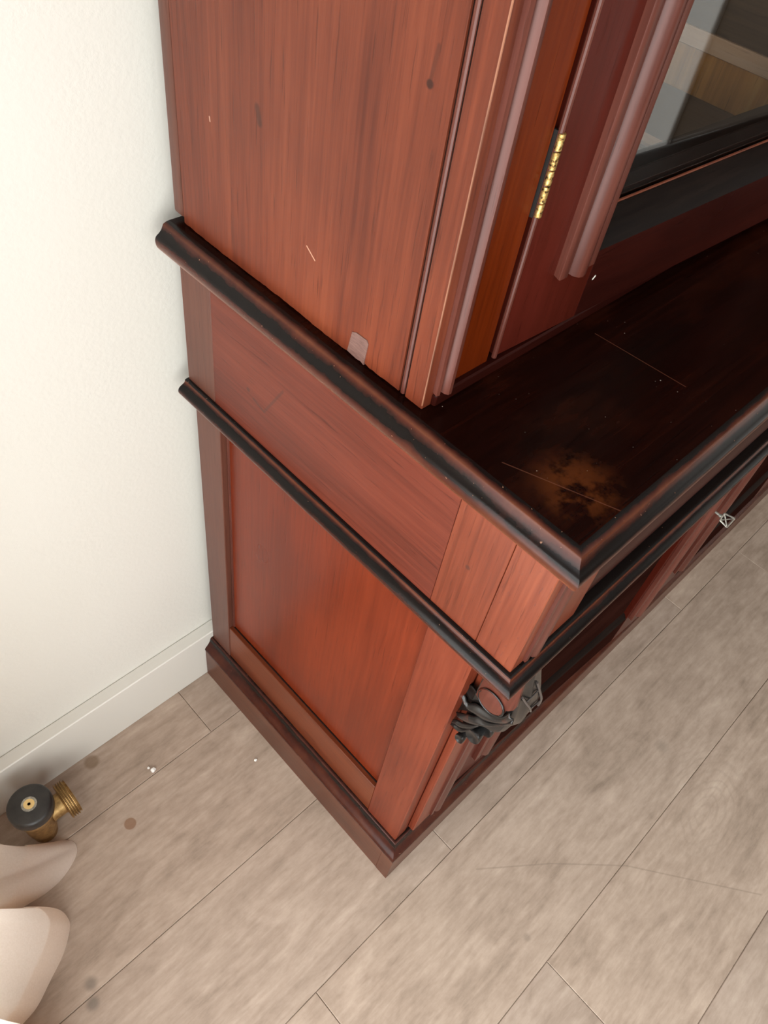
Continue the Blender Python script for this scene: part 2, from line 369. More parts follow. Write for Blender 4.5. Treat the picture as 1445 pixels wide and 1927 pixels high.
# ------------------------------------------------------------------ the room
RX0, RX1, RY0, RY1, RZ = -0.62, 2.40, -2.80, 0.4723, 2.50
structure(bx('wall_back', M_wall, None, RX0 - .1, RX1 + .1, RY1, RY1 + .1, -.05, RZ + .05, bev=0))
structure(bx('ceiling', M_ceil, None, RX0 - .1, RX1 + .1, RY0 - .1, RY1, RZ, RZ + .1, bev=0))
structure(bx('wall_right', M_wall2, None, RX1, RX1 + .1, RY0 - .1, RY1, -.05, RZ, bev=0))
# left wall with its window opening
WY0, WY1, WZ0, WZ1 = -2.42, 0.36, 0.06, 2.25
m = MB()
m.box(RX0 - .12, RX0, RY0 - .1, WY0, -.05, RZ); m.box(RX0 - .12, RX0, WY1, RY1, -.05, RZ)
m.box(RX0 - .12, RX0, WY0, WY1, -.05, WZ0); m.box(RX0 - .12, RX0, WY0, WY1, WZ1, RZ)
structure(m.build('wall_left', M_wall, None))
win = thing('window_1', None, None, (RX0, (WY0 + WY1) / 2, WZ0), kind='structure')
m = MB(); t = .05
m.box(RX0 - .09, RX0 - .03, WY0, WY0 + t, WZ0, WZ1, .004); m.box(RX0 - .09, RX0 - .03, WY1 - t, WY1, WZ0, WZ1, .004)
m.box(RX0 - .09, RX0 - .03, WY0, WY1, WZ0, WZ0 + t, .004); m.box(RX0 - .09, RX0 - .03, WY0, WY1, WZ1 - t, WZ1, .004)
ym = (WY0 + WY1) / 2
m.box(RX0 - .085, RX0 - .035, ym - .02, ym + .02, WZ0, WZ1, .004)
m.build('window_frame', M_gloss, win)
bx('window_sill', M_gloss, win, RX0 - .03, RX0 + .05, WY0 - .04, WY1 + .02, WZ0 - .03, WZ0 - .002, bev=.004)
for a, b in ((WY0 + .04, ym - .015), (ym + .015, WY1 - .04)):
    bx('pane', M_glass, win, RX0 - .064, RX0 - .060, a, b, WZ0 + .04, WZ1 - .04, bev=0)
# front wall behind the camera, with an added window lighting bookcase and mouldings
m = MB(); FX0, FX1, FZ0, FZ1 = -0.5, 1.1, 0.45, 2.25
m.box(RX0 - .1, FX0, RY0 - .1, RY0, -.05, RZ); m.box(FX1, RX1 + .1, RY0 - .1, RY0, -.05, RZ)
m.box(FX0, FX1, RY0 - .1, RY0, -.05, FZ0); m.box(FX0, FX1, RY0 - .1, RY0, FZ1, RZ)
structure(m.build('wall_front', M_wall2, None))
added_win = thing('added_window', None, None, ((FX0 + FX1) / 2, RY0, FZ0), kind='structure')
m = MB()
m.box(FX0, FX0 + t, RY0 - .07, RY0 - .02, FZ0, FZ1, .004); m.box(FX1 - t, FX1, RY0 - .07, RY0 - .02, FZ0, FZ1, .004)
m.box(FX0, FX1, RY0 - .07, RY0 - .02, FZ0, FZ0 + t, .004); m.box(FX0, FX1, RY0 - .07, RY0 - .02, FZ1 - t, FZ1, .004)
m.build('window_frame', M_gloss, added_win)
bx('pane', M_glass, added_win, FX0 + .04, FX1 - .04, RY0 - .05, RY0 - .046, FZ0 + .04, FZ1 - .04, bev=0)
# unseen white door added so a pale band mirrors in the bookcase glass
d1 = thing('added_door', None, None, (RX1, -1.45, 0), kind='structure')
bx('door_leaf', M_white, d1, RX1 - .03, RX1 - .002, -1.92, -1.01, .002, 2.02, bev=.003)
bx('raised_panel', M_white, d1, RX1 - .036, RX1 - .029, -1.80, -1.13, .20, .95, bev=.003)
bx('raised_panel', M_white, d1, RX1 - .036, RX1 - .029, -1.80, -1.13, 1.1, 1.9, bev=.003)
# skirting
structure(bx('baseboard_back', M_gloss, None, RX0, RX1, .4513, RY1, 0.0, .1197, bev=.0016))
structure(bx('baseboard_left', M_gloss, None, RX0, RX0 + .02, RY0, .4513, 0.0, .1197, bev=.0016))

# floor of separate planks, 0.20 x 0.70
floor = thing('floor', None, None, (0, 0, 0), kind='structure')
structure(bx('underlay', M_under, floor, RX0, RX1, RY0, RY1, -.03, -.0075, bev=0))
PW, PL, G = 0.1995, 1.22, 0.0005
def plank_mesh(L, Wd):
    b = bmesh.new(); bmesh.ops.create_cube(b, size=1.0)
    for v in b.verts: v.co = Vector((v.co.x * (L - G), v.co.y * (Wd - G), (v.co.z - .5) * .007))
    top = [e for e in b.edges if all(v.co.z > -1e-6 for v in e.verts)]
    bmesh.ops.bevel(b, geom=top, offset=.0009, segments=1, affect='EDGES')
    me = bpy.data.meshes.new('plank'); b.to_mesh(me); b.free(); me.materials.append(M_plank); return me
full = plank_mesh(PL, PW); cache = {}
joint = {0: .1062, -1: -.1733, -2: .0978, 1: .3100, 2: -.0585}; extra = {0: (.8065,)}
rows = range(-14, 3)
for r in rows:
    y0 = -.0405 + r * PW; y1 = y0 + PW
    if r == 2: y1 = min(y1, RY1)
    if y0 >= RY1: continue
    j = joint.get(r, random.uniform(-.3, .4))
    cuts = sorted([c for c in [j + PL * i for i in range(-4, 4)] + list(extra.get(r, ())) if RX0 + .02 < c < RX1 - .02])
    for a, b in zip([RX0] + cuts, cuts + [RX1]):
        if abs(b - a - PL) < 1e-4 and abs(y1 - y0 - PW) < 1e-4: me = full
        else:
            k = (round(b - a, 3), round(y1 - y0, 3))
            me = cache.setdefault(k, None) or cache.__setitem__(k, plank_mesh(b - a, y1 - y0)) or cache[k]
        o = bpy.data.objects.new('plank', me); COL.objects.link(o); o.parent = floor
        o.location = ((a + b) / 2, (y0 + y1) / 2, random.uniform(-.00025, .0))

# ------------------------------------------------------------------ base cabinet
CW = 1.92                                   # overall width of the plinth
XR = CW                                     # right outer face
BO = (CW / 2, .225, 0)
base = thing('base_cabinet', 'low red-brown mahogany base cabinet with dark moulded top, standing on floor under the glazed bookcase', 'cabinet', BO)

def run_moulding(prof, wear, k, yb, name, mat, n=1, sm=35):
    """profile (x, z): swept along left side, front (set k further out) and right side with mitred corners"""
    m = MB(); NS = 22
    path = []
    rows = []
    def left(y): return [Vector((px, y, pz)) for px, pz in prof]
    def front(x): return [Vector((x, px - k, pz)) for px, pz in prof]
    # subdivide so that the mesh can carry slight hand-made unevenness
    mitreL = [Vector((px, px - k, pz)) for px, pz in prof]
    mitreR = [Vector((XR - px, px - k, pz)) for px, pz in prof]
    backL = left(yb); backR = [Vector((XR - px, yb, pz)) for px, pz in prof]
    def seg(A, B, cnt):
        for i in range(cnt):
            t = i / cnt; rows.append([a.lerp(b, t) for a, b in zip(A, B)])
    seg(backL, mitreL, NS); seg(mitreL, mitreR, 60); seg(mitreR, backR, 6); rows.append(backR)
    v = m.grid(rows, close_v=True, wear=wear)
    m.cap(v[0][::-1]); m.cap(v[-1])
    o = m.build(name, mat, base, smooth=sm, dbl=0)
    return o
def dense(prof, wear, n=4):
    P3 = [(a, b, c) for (a, b), c in zip(prof, wear)]
    s = spline(P3, n); return [(p[0], p[1]) for p in s], [p[2] for p in s]

# plinth
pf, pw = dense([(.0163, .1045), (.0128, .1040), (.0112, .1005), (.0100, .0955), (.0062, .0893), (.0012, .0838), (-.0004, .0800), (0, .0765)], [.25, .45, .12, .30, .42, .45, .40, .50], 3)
pf2 = [(0, .0760), (0, .0015), (.0012, 0), (.024, 0), (.024, .1045)]
run_moulding(pf + [(.024, .0765), (.024, .1045)], pw + [.2, .2], 0, .4512, 'plinth_moulding', W_mould)
m = MB(); m.box(0, .022, .0215, .4512, 0, .0765, .0010); m.build('plinth_side', W_plinth, base)
m = MB(); m.box(XR - .022, XR, .0215, .4512, 0, .0765, .0010); m.build('plinth_side', W_plinth, base)
# front board keeps the mitre: prism with slanted ends
m = MB(); A = [(0, 0), (.022, .022), (XR - .022, .022), (XR, 0)]
m.prism(A, lambda p: Vector((p[0], p[1], 0)), lambda p: Vector((p[0], p[1], .0765))); m.build('plinth_front', W_plinthx, base)
m = MB(); m.prism([(0, 0), (.022, .022), (0, .0218)], lambda p: Vector((p[0], p[1], 0)), lambda p: Vector((p[0], p[1], .0765))); m.build('plinth_corner', W_plinth, base)

# lower side: frame and panel (left visible, right alike)
BX = .0163; YB = .4500
def side(mx):
    X = lambda a, b: (a, b) if not mx else (XR - b, XR - a)
    bx('back_stile', W_post, base, *X(BX, BX + .022), .4045, YB, .1035, .645)
    bx('front_stile', W_stile, base, *X(BX, BX + .022), .0170, .0748, .1035, .645, bev=.0012)
    bx('bottom_rail', W_rail, base, *X(BX + .0012, BX + .022), .0748, .4045, .1035, .189)
    bx('top_rail', W_rail, base, *X(BX + .0012, BX + .022), .0748, .4045, .618, .645)
    bx('side_panel', W_panel, base, *X(BX + .0095, BX + .018), .070, .41, .185, .622, bev=0)
    for yy in (.4025, .0765):                # thin quarter bead down each side of the panel
        pts = [((XR - x) if mx else x, yy, z) for x, z in ((BX + .0095, .189), (BX + .0095, .618))]
        m = MB(); m.tube(pts, .0022, 8); m.build('panel_bead', W_bead, base)
    m = MB(); pts = [(BX + .0085, .077, .1885), (BX + .0085, .402, .1885)]
    m.tube([((XR - p[0]) if mx else p[0], p[1], p[2]) for p in pts], .0014, 8); m.build('rail_bead', W_ebon, base)
side(False); side(True)
bx('back_board', W_plankd, base, BX + .022, XR - BX - .022, .440, YB, .10, .645, bev=0)
bx('bottom_board', W_plankd, base, BX + .022, XR - BX - .022, .03, .44, .100, .118, bev=0)

# frieze: one level higher, boards flush with joints
FX = .0102
def frieze(mx):
    X = lambda a, b: (a, b) if not mx else (XR - b, XR - a)
    bx('frieze_end', W_post, base, *X(FX, FX + .02), .4022, YB, .655, .810, bev=.0005)
    bx('frieze_board', W_frieze, base, *X(FX, FX + .02), .0779, .4018, .655, .810, bev=.0005)
    bx('frieze_cap', W_cap, base, *X(FX, FX + .02), .0218, .0775, .655, .810, bev=.0005)
    # front block with its moulded strip
    bx('frieze_block', W_cap, base, *X(FX, FX + .0935), -.0191, .0214, .655, .815, bev=.0007)
frieze(False); frieze(True)
bx('frieze_rail', W_darkx, base, FX + .0936, XR - FX - .0936, .020, .034, .655, .815, bev=0)

def fluted(m, x0, x1, yf, z0, z1, xf=None, rise=.0075, kind=0):
    """applied strip, profile across x: fillet, quirk, rounded shoulder, quirk, fillet; rounded foot"""
    w_ = x1 - x0
    if kind == 0:   pr = [(0, 0), (0, .55), (.18, .62), (.24, .30), (.34, .28), (.42, .72), (.55, .98), (.72, 1.0), (.88, .80), (.97, .45), (1, 0)]
    else:           pr = [(0, 0), (0, .50), (.02, .56), (.20, .56), (.235, .50), (.25, .22), (.29, .22), (.33, .62), (.42, .92), (.52, 1.0), (.62, .90), (.72, .62), (.765, .36), (.80, .30), (.82, .50), (.97, .50), (1.0, .44), (1, 0)]
    P = [(x0 + a * w_, b * rise) for a, b in pr]
    # foot slopes back with the height of the profile
    f0 = lambda p: Vector((p[0], yf - p[1], z0 + p[1] * -.25))
    f1 = lambda p: Vector((p[0], yf - p[1], z1))
    if xf: g0, g1 = (lambda p: xf @ f0(p)), (lambda p: xf @ f1(p))
    else: g0, g1 = f0, f1
    m.prism(P, g0, g1)
for mx in (0, 1):
    m = MB(); a, b = (.0250, .0480) if not mx else (XR - .0480, XR - .0250)
    fluted(m, a, b, -.0189, .668, .812, rise=.006); m.build('block_moulding', W_bead, base, smooth=40)

# drawers in the frieze, cushion fronts
for a, b in ((.1050, .660), (.664, 1.256), (1.260, XR - .1050)):
    pr = spline([(.0, .808), (-.006, .800), (-.0065, .776), (-.010, .752), (-.0165, .722), (-.0180, .695), (-.014, .674), (-.006, .665)], 4)
    P_ = [(p[0], p[1]) for p in pr] + [(.018, .665), (.018, .808)]
    m = MB(); m.prism(P_, lambda p: Vector((a + .001, p[0], p[1])), lambda p: Vector((b - .001, p[0], p[1])))
    m.build('drawer_front', W_darkx, base, smooth=40)

# moulded edges
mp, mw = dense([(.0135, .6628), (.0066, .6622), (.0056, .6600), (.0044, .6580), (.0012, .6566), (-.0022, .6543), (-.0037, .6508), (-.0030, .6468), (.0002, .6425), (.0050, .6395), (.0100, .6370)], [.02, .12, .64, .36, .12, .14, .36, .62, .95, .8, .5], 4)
run_moulding(mp + [(.030, .637), (.030, .6628)], mw + [.1, .1], .0295, .4512, 'waist_moulding', W_mould)
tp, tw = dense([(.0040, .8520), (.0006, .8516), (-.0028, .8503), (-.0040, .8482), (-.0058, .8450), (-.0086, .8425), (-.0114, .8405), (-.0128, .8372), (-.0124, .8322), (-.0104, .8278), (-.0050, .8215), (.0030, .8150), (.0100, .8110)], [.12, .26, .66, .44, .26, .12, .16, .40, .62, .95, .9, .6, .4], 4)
run_moulding(tp + [(.036, .811), (.036, .8520)], tw + [.1, .1], .0268, .4508, 'top_moulding', W_mould)
m = MB(); A = [(.0040, .0040 - .0268), (.0040, .4505), (XR - .0040, .4505), (XR - .0040, .0040 - .0268)]
m.prism(A, lambda p: Vector((p[0], p[1], .8300)), lambda p: Vector((p[0], p[1], .8521))); m.build('top_board', W_top, base)

# front pilasters and carved brackets
def pilaster(mx):
    X = lambda a, b: (a, b) if not mx else (XR - b, XR - a)
    bx('front_post', W_dark, base, *X(BX + .0008, .104), .0175, .034, .1035, .645)
    bx('pilaster', W_stile, base, *X(.0400, .1030), .0070, .0175, .118, .640, bev=.0012)
    m = MB(); a, b = X(.072, .096); fluted(m, a, b, .0072, .128, .46, rise=.006); m.build('pilaster_moulding', W_bead, base, smooth=40)
pilaster(False); pilaster(True)

def bracket(mx):
    S = (lambda v: Vector((XR - v[0], v[1], v[2]))) if mx else (lambda v: Vector(v))
    # front profile (y, z): falls from under the moulding, swells to the scroll, curls back under it to the leaf foot
    prf = spline([(-.0295, .6365), (-.0325, .612), (-.0365, .587), (-.0390, .562), (-.0392, .545), (-.0365, .530), (-.0300, .521), (-.0200, .516), (-.0125, .508), (-.0110, .497), (-.0115, .486), (-.0090, .474), (-.0040, .464), (.0060, .456)], 3)
    NW = 13; rows = []
    for p in prf:
        z = p[1]; h = max(0, min(1, (.6365 - z) / .085)); lo = max(0, min(1, (.525 - z) / .05))
        x0 = .0315 + .003 * lo; x1 = .060 + .024 * h - .022 * lo
        r = []
        for j in range(NW):
            u = j / (NW - 1); e = 1 - abs(2 * u - 1) ** 5
            y = .0075 + (p[0] - .0075) * (0.86 + .14 * e)
            if lo == 0: y += .0026 * math.exp(-((u - .22) / .10) ** 2) - .0016 * math.exp(-((u - .42) / .06) ** 2)   # hollow and ridge beside the fan
            r.append(S((x0 + (x1 - x0) * u, y, z)))
        rows.append(r)
    bk = lambda q: Vector((q.x, .0080, q.z))
    m = MB(); m.grid(rows)
    b0 = [bk(r[0]) for r in rows]; b1 = [bk(r[-1]) for r in rows]
    m.grid([[r[0] for r in rows], b0]); m.grid([[r[-1] for r in rows], b1]); m.grid([b0, b1])
    m.grid([rows[0], [bk(q) for q in rows[0]]]); m.grid([rows[-1], [bk(q) for q in rows[-1]]])
    br = m.build('carved_bracket', W_carve, base, smooth=50)
    # plain cheek above the volute
    m = MB(); ck = spline([(-.0290, .636), (-.0325, .605), (-.0330, .585), (-.020, .566), (-.004, .553), (.0065, .558)], 3)
    pts = [(p[0], p[1]) for p in ck] + [(.0065, .636)]
    m.prism(pts, lambda p: S((.0330, p[0], p[1])), lambda p: S((.0295, p[0], p[1]))); m.build('cheek', W_cheek, br, smooth=40)
    # volute: round boss with an incised spiral
    vc = (-.0105, .5685)
    M = Matrix.Translation(S((.0295, *vc))) @ Matrix.Rotation(PI / 2 * (1 if mx else -1), 4, 'Y')
    m = MB(); m.lathe([(.0165, -.004), (.0165, .0006), (.0155, .0018), (.0110, .0026), (.0040, .0030), (.0005, .0031)], M, 36)
    m.build('volute', W_cheek, br, smooth=40)
    m = MB(); sp = []
    for i in range(50):
        a = i / 49; ang = 2.4 - a * 2 * PI * .95; rr = .0172 - .0030 * a
        sp.append(S((.0282 - .0008 * a, vc[0] - rr * math.cos(ang), vc[1] + rr * math.sin(ang))))
    m.tube(sp, [.0011 * math.sin(PI * (.06 + .9 * i / 49)) + .0002 for i in range(50)], 8); m.build('volute_rim', W_carve, br, smooth=60)
    # acanthus blades between two edge curves (y, z) on the side of the bracket, hollowed or swelling across
    def blade(ea, eb, xa, xb, swell, mat=W_carve, th=.0016):
        A, B = spline([(a, b, 0) for a, b in ea], 4), spline([(a, b, 0) for a, b in eb], 4)
        L = min(len(A), len(B)); rws = []
        for i in range(L):
            t = i / (L - 1); r = []
            for j in range(7):
                u = j / 6; q = A[i].lerp(B[i], u); w_ = (A[i] - B[i]).length
                r.append(S((xa + (xb - xa) * t - swell * min(1, w_ / .010) * math.sin(PI * u), q.x, q.y)))
            rws.append(r)
        mm = MB(); mm.grid(rws); o = mm.build('leaf', mat, br, smooth=60, dbl=0)
        md = o.modifiers.new('thick', 'SOLIDIFY'); md.thickness = th; md.offset = 0
    Au = [(.0224, .5438), (.0157, .5417), (.0105, .5353), (.0022, .5448), (-.0067, .548), (-.0183, .5522), (-.0270, .5645), (-.0310, .5778)]
    Al = [(.0227, .5407), (.0140, .5317), (.0057, .5264), (-.0049, .5286), (-.0156, .5331), (-.0265, .5465), (-.0340, .5584), (-.0375, .5728)]
    Bu = [(.0168, .503), (.0077, .5138), (-.0009, .5231), (-.0058, .5292), (-.0158, .5325), (-.0266, .5461), (-.0340, .5582), (-.0375, .5700)]
    Bl = [(.0168, .503), (.0106, .4996), (.0022, .5027), (-.0068, .5109), (-.0162, .5242), (-.0247, .5388), (-.0328, .5532), (-.0390, .5648)]
    Cu = [(.0214, .4739), (.0147, .4889), (.0067, .4942), (-.0003, .5019), (-.0070, .5102), (-.0101, .5148)]
    Cl = [(.0202, .4718), (.0137, .4725), (.0079, .4731), (.0027, .4779), (-.0044, .4959), (-.0102, .5146)]
    Cm = [a_ and ((a_[0] * .45 + b_[0] * .55), (a_[1] * .45 + b_[1] * .55)) for a_, b_ in zip(Cu, Cl)]
    Du = [(.0228, .4972), (.0199, .5122), (.0165, .5296), (.0106, .5279), (.0034, .5264), (-.0040, .528)]
    Dl = [(.0227, .4969), (.0177, .5043), (.0118, .512), (.0065, .5176), (.0010, .5219), (-.0045, .528)]
    Eu = [(.0220, .5462), (.0176, .5598), (.0113, .5607), (.0058, .5569), (.0007, .5542), (-.0052, .5528)]
    El = [(.0222, .545), (.0153, .5404), (.0101, .5359), (.0048, .5424), (-.0004, .547), (-.0056, .5516)]
    blade(Au, Al, .0290, .0300, .0030); blade(Bu, Bl, .0285, .0305, .0035)
    blade(Cu, Cm, .0290, .0290, .0016); blade(Cm, Cl, .0290, .0290, .0020)
    blade(Du, Dl, .0310, .0320, -.0020, W_ebon); blade(Eu, El, .0312, .0318, -.0020, W_ebon)  # last sheet fills the dark gap by the volute, its shade put into colour
    # cupped lobes at the foot
    for cx, cy, cz, ry, rz in ((.0290, -.0105, .4900, .0092, .0110), (.0290, .0015, .4640, .0058, .0078), (.0400, -.0170, .4990, .0080, .0100)):
        M = Matrix.Translation(S((cx, cy, cz))) @ Matrix.Rotation(PI / 2 * (1 if mx else -1), 4, 'Y') @ Matrix.Diagonal((rz, ry, 1, 1))
        m = MB(); m.lathe([(.72, -.010), (.95, -.002), (1.0, .0008), (.93, .0022), (.70, .0016), (.35, .0004), (.01, .0002)], M, 28); m.build('lobe', W_carve, br, smooth=60)
    # fan of ribs on the swollen front
    fz = lambda z: Vector((0, 0, 0))
    def rib(pts, r):
        m = MB(); m.tube([S((a, b - .0006, c_)) for a, b, c_ in [tuple(q) for q in spline(pts, 4)]], r, 8); m.build('rib', W_rib, br, smooth=60)
    rib([(.0327, -.0332, .6086), (.0416, -.0362, .5912), (.0557, -.0390, .5651), (.0640, -.0394, .5480)], .0012)
    rib([(.0537, -.0328, .6119), (.0636, -.0364, .5885), (.0780, -.0392, .5558), (.0800, -.0392, .5400)], .0014)
    rib([(.0426, -.0362, .5922), (.0520, -.0364, .5930), (.0599, -.0360, .5931)], .0009)
    rib([(.0590, -.0392, .5627), (.0670, -.0396, .5605), (.0747, -.0394, .5575)], .0009)
    return br
bracket(False); bracket(True)

# ------------------------------------------------------------------ hinged doors (local x from the hinge along the door, -y is the face)
def door(root, name, hx, hy, ang, width, z0, z1, stile, rail, glazed, flip=False, mat=W_dark, bead=True):
    """frame, applied strips, panel or glass; built closed, then swung about the hinge line"""
    A = Matrix.Translation((hx, hy, 0)) @ Matrix.Rotation(-ang if not flip else ang, 4, 'Z')
    if flip: A = A @ Matrix.Diagonal((-1, 1, 1, 1))
    T = .022
    m = MB(); m.box(.0055, stile, 0, T, z0, z1, .0010, A)
    fr = m.build(name, mat, root)
    m = MB(); m.box(width - stile, width, 0, T, z0, z1, .0010, A); m.build('door_stile', mat, fr)
    m = MB(); m.box(stile, width - stile, .0004, T, z0, z0 + rail, .0006, A); m.build('bottom_rail', W_darkx if glazed else W_deep, fr)
    m = MB(); m.box(stile, width - stile, .0004, T, z1 - rail, z1, .0006, A); m.build('top_rail', W_darkx, fr)
    zz0, zz1 = z0 + rail, z1 - rail
    m = MB(); s0 = .0515 if glazed else .050
    fluted(m, s0, s0 + .0455, 0.0002, zz0 - .005, zz1 + .005, A, .0115, 1); m.build('stile_moulding', W_bead, fr, smooth=40)
    m = MB(); fluted(m, width - s0 - .0455, width - s0, 0.0002, zz0 - .005, zz1 + .005, A, .0115, 1); m.build('stile_moulding', W_bead, fr, smooth=40)
    if bead:
        m = MB(); m.tube([A @ Vector((.0022, -.0012, z0 + .002)), A @ Vector((.0022, -.0012, z1 - .002))], .0022, 10); m.build('edge_bead', W_bead, fr)
    if glazed:
        # bevelled sight edge of the bottom rail, then the glass, then the black glazing frame behind it
        m = MB(); pr = [(0, zz0 - .001), (.0015, zz0 + .003), (.010, zz0 + .014), (.0165, zz0 + .0195), (.0185, zz0 + .0215), (.0215, zz0 + .0220), (.0215, zz0 - .001)]
        m.prism(pr, lambda p: A @ Vector((stile, p[0], p[1])), lambda p: A @ Vector((width - stile, p[0], p[1]))); m.build('sight_bevel', W_ebon, fr, smooth=40)
        m = MB(); m.tube([A @ Vector((stile + .001, .0200, zz0 + .0222)), A @ Vector((width - stile - .001, .0200, zz0 + .0222))], .0012, 8); m.build('bevel_arris', W_rail, fr)
        m = MB(); m.box(stile - .004, width - stile + .004, .0222, .0252, zz0 + .001, zz1 + .004, 0, A); m.build('glass_pane', M_glass, fr)
        m = MB(); m.box(stile - .012, width - stile + .012, .0256, .0470, zz0 - .004, zz0 + .0415, .001, A); m.build('glazing_frame', W_ebon, fr)
        m = MB(); m.box(stile - .016, stile - .001, .0256, .0400, zz0 + .04, zz1, .001, A); m.box(width - stile + .001, width - stile + .016, .0256, .0400, zz0 + .04, zz1, .001, A)
        m.build('glazing_bead', W_ebon, fr)
    else:
        m = MB(); m.box(stile - .002, width - stile + .002, .0095, .0155, zz0 - .002, zz1 + .002, 0, A); m.build('door_panel', W_deep, fr)
        m = MB(); pr = [(.0005, zz0 - .001), (.002, zz0 + .002), (.006, zz0 + .008), (.0095, zz0 + .010), (.0095, zz0 - .001)]
        m.prism(pr, lambda p: A @ Vector((stile, p[0], p[1])), lambda p: A @ Vector((width - stile, p[0], p[1]))); m.build('sight_bevel', W_ebon, fr, smooth=40)
    return fr, A

# lower doors
ld, LA = door(base, 'cupboard_door', .1065, .0165, math.radians(2.14), .5360, .118, .634, .106, .070, False)
m = MB(); M = LA @ Matrix.Translation((.484, -.0004, .392)) @ Matrix.Rotation(PI / 2, 4, 'X') @ Matrix.Diagonal((1, 1.5, 1, 1))
m.lathe([(.0085, -.001), (.0085, .0006), (.0070, .0014), (.0024, .0012), (.0018, .0002)], M, 20); m.build('keyhole_plate', M_dk, ld)
door(base, 'cupboard_door', 1.185, .0030, 0.0, .5390, .118, .634, .106, .070, False, flip=True)
bx('centre_post', W_dark, base, 1.186, 1.250, .0175, .034, .1035, .645)
door(base, 'cupboard_door', 1.252, .0150, 0.0, .560, .118, .634, .106, .070, False)

# ------------------------------------------------------------------ glazed bookcase standing on the base
UX, UY, UZ0, UZ1, UB = .0110, .1340, .8522, 1.92, .4524
UR = XR - UX
book = thing('glazed_bookcase', 'tall mahogany bookcase with glass doors standing on the dark moulded cabinet top', 'bookcase', (CW / 2, .29, UZ0))
# side board with a slightly ragged foot, back strip, quirk bead and front strip
def ragged(m, y0, y1, x0, x1, amp):
    n = max(2, int((y1 - y0) / .004)); rng = random.Random(3)
    zb = []
    for i in range(n + 1):
        y = y0 + (y1 - y0) * i / n
        z = UZ0 + amp * (.5 + .5 * math.sin(y * 43 + 1)) * .8 + amp * rng.random() * .5
        if .192 < y < .222: z += .0028 * math.sin((y - .192) / .030 * PI)
        zb.append(z)
    rows = [[Vector((x, y0 + (y1 - y0) * i / n, zb[i])) for i in range(n + 1)] for x in (x0, x1)]
    tops = [[Vector((x, y0 + (y1 - y0) * i / n, UZ1)) for i in range(n + 1)] for x in (x0, x1)]
    m.grid([rows[0], tops[0]]); m.grid([rows[1], tops[1]]); m.grid(rows); m.grid(tops)
    for k in (0, -1):
        m.cap([rows[0][k], rows[1][k], tops[1][k], tops[0][k]] and [m.bm.verts.new(q) for q in (rows[0][k], rows[1][k], tops[1][k], tops[0][k])])
for mx in (0, 1):
    X = lambda a, b: (a, b) if not mx else (XR - b, XR - a)
    a, b = X(UX, UX + .020)
    m = MB(); ragged(m, .1590, .4372, a, b, .0016); m.build('side_board', W_side, book, smooth=20)
    a, b = X(UX - .0006, UX + .020)
    m = MB(); m.box(a, b, .4376, UB, UZ0 + .006, UZ1, .0022, seg=2); m.build('back_strip', W_post, book)
    a, b = X(UX, UX + .020)
    bx('front_strip', W_side, book, a, b, UY, .1526, UZ0, UZ1, bev=.0010)
    a, b = X(UX + .0015, UX + .020)
    bx('quirk', W_ebon, book, a, b, .1527, .1588, UZ0 + .001, UZ1, bev=0)
    xx = UX + .0022 if not mx else XR - UX - .0022
    m = MB(); m.tube([(xx, .1558, UZ0 + .0012), (xx, .1558, UZ1)], .0023, 10); m.build('side_bead', W_bead, book)
# veneer patch let into the side
m = MB(); P_ = [(.2138, .8742), (.2095, .8762), (.1975, .8764), (.1956, .8740), (.1975, .8526), (.2010, .8540), (.2060, .8532), (.2169, .8544)]
m.prism(P_, lambda p: Vector((UX - .0007, p[0], p[1])), lambda p: Vector((UX + .004, p[0], p[1]))); m.build('patch', W_patch, book, smooth=0)
# front: flat arris, moulded strip, golden stile, base rail
for mx in (0, 1):
    X = lambda a, b: (a, b) if not mx else (XR - b, XR - a)
    bx('corner_post', W_dark, book, *X(UX + .0202, .0380), UY + .0004, UY + .024, UZ0, UZ1, bev=.0006)
    bx('front_stile', W_gold, book, *X(.0376, .0852), UY + .0014, UY + .024, UZ0 + .010, UZ1, bev=.0008)
    m = MB(); a, b = X(.0203, .0380); fluted(m, a, b, UY + .0006, UZ0 + .0130, UZ1, rise=.0085); m.build('post_moulding', W_bead, book, smooth=40)
    bx('corner_face', W_dark, book, *X(UX + .0008, UX + .0203), UY + .0002, UY + .0012, UZ0 + .001, UZ1, bev=0)
bx('base_rail', W_darkx, book, .0205, XR - .0205, UY - .0040, UY + .026, UZ0, UZ0 + .0115, bev=.0015)
UDW = .5740
doors = []
gd, GA = door(book, 'glass_door', .0868, UY, math.radians(2.8), UDW, UZ0 + .0135, UZ1 - .08, .1064, .064, True)
for hx in (.0868 + .586, .0868 + 2 * .586):
    door(book, 'glass_door', hx, UY, 0.0, UDW, UZ0 + .0135, UZ1 - .08, .1064, .064, True)
bx('top_rail', W_darkx, book, UX + .02, UR - .02, UY + .001, UY + .024, UZ1 - .078, UZ1, bev=.001)
m = MB(); m.box(UX - .012, UR + .012, UY - .014, UB, UZ1, UZ1 + .03, .004); m.build('cornice', W_darkx, book)
m = MB(); m.tube([(UX + .0007, UY + .0007, UZ0 + .004), (UX + .0007, UY + .0007, UZ1)], .00075, 8); m.build('worn_lit_arris', W_arris, book)  # pale tube: worn edge with its lit line put into the colour
# butt hinge in the gap, five knuckles
m = MB(); m.box(.0862, .0880, UY - .0005, UY + .016, .9860, 1.0440, 0); hg = m.build('hinge', M_dk, book)
ks = [(.9868, .9966), (.9972, 1.0086), (1.0092, 1.0190), (1.0196, 1.0312), (1.0318, 1.0428)]
for a, b in ks:
    m = MB(); M = Matrix.Translation((.0893, UY - .0022, 0)); m.lathe([(.0022, a), (.0027, a + .0004), (.0027, b - .0004), (.0022, b)], M, 14); m.build('knuckle', M_brass, hg, smooth=40)
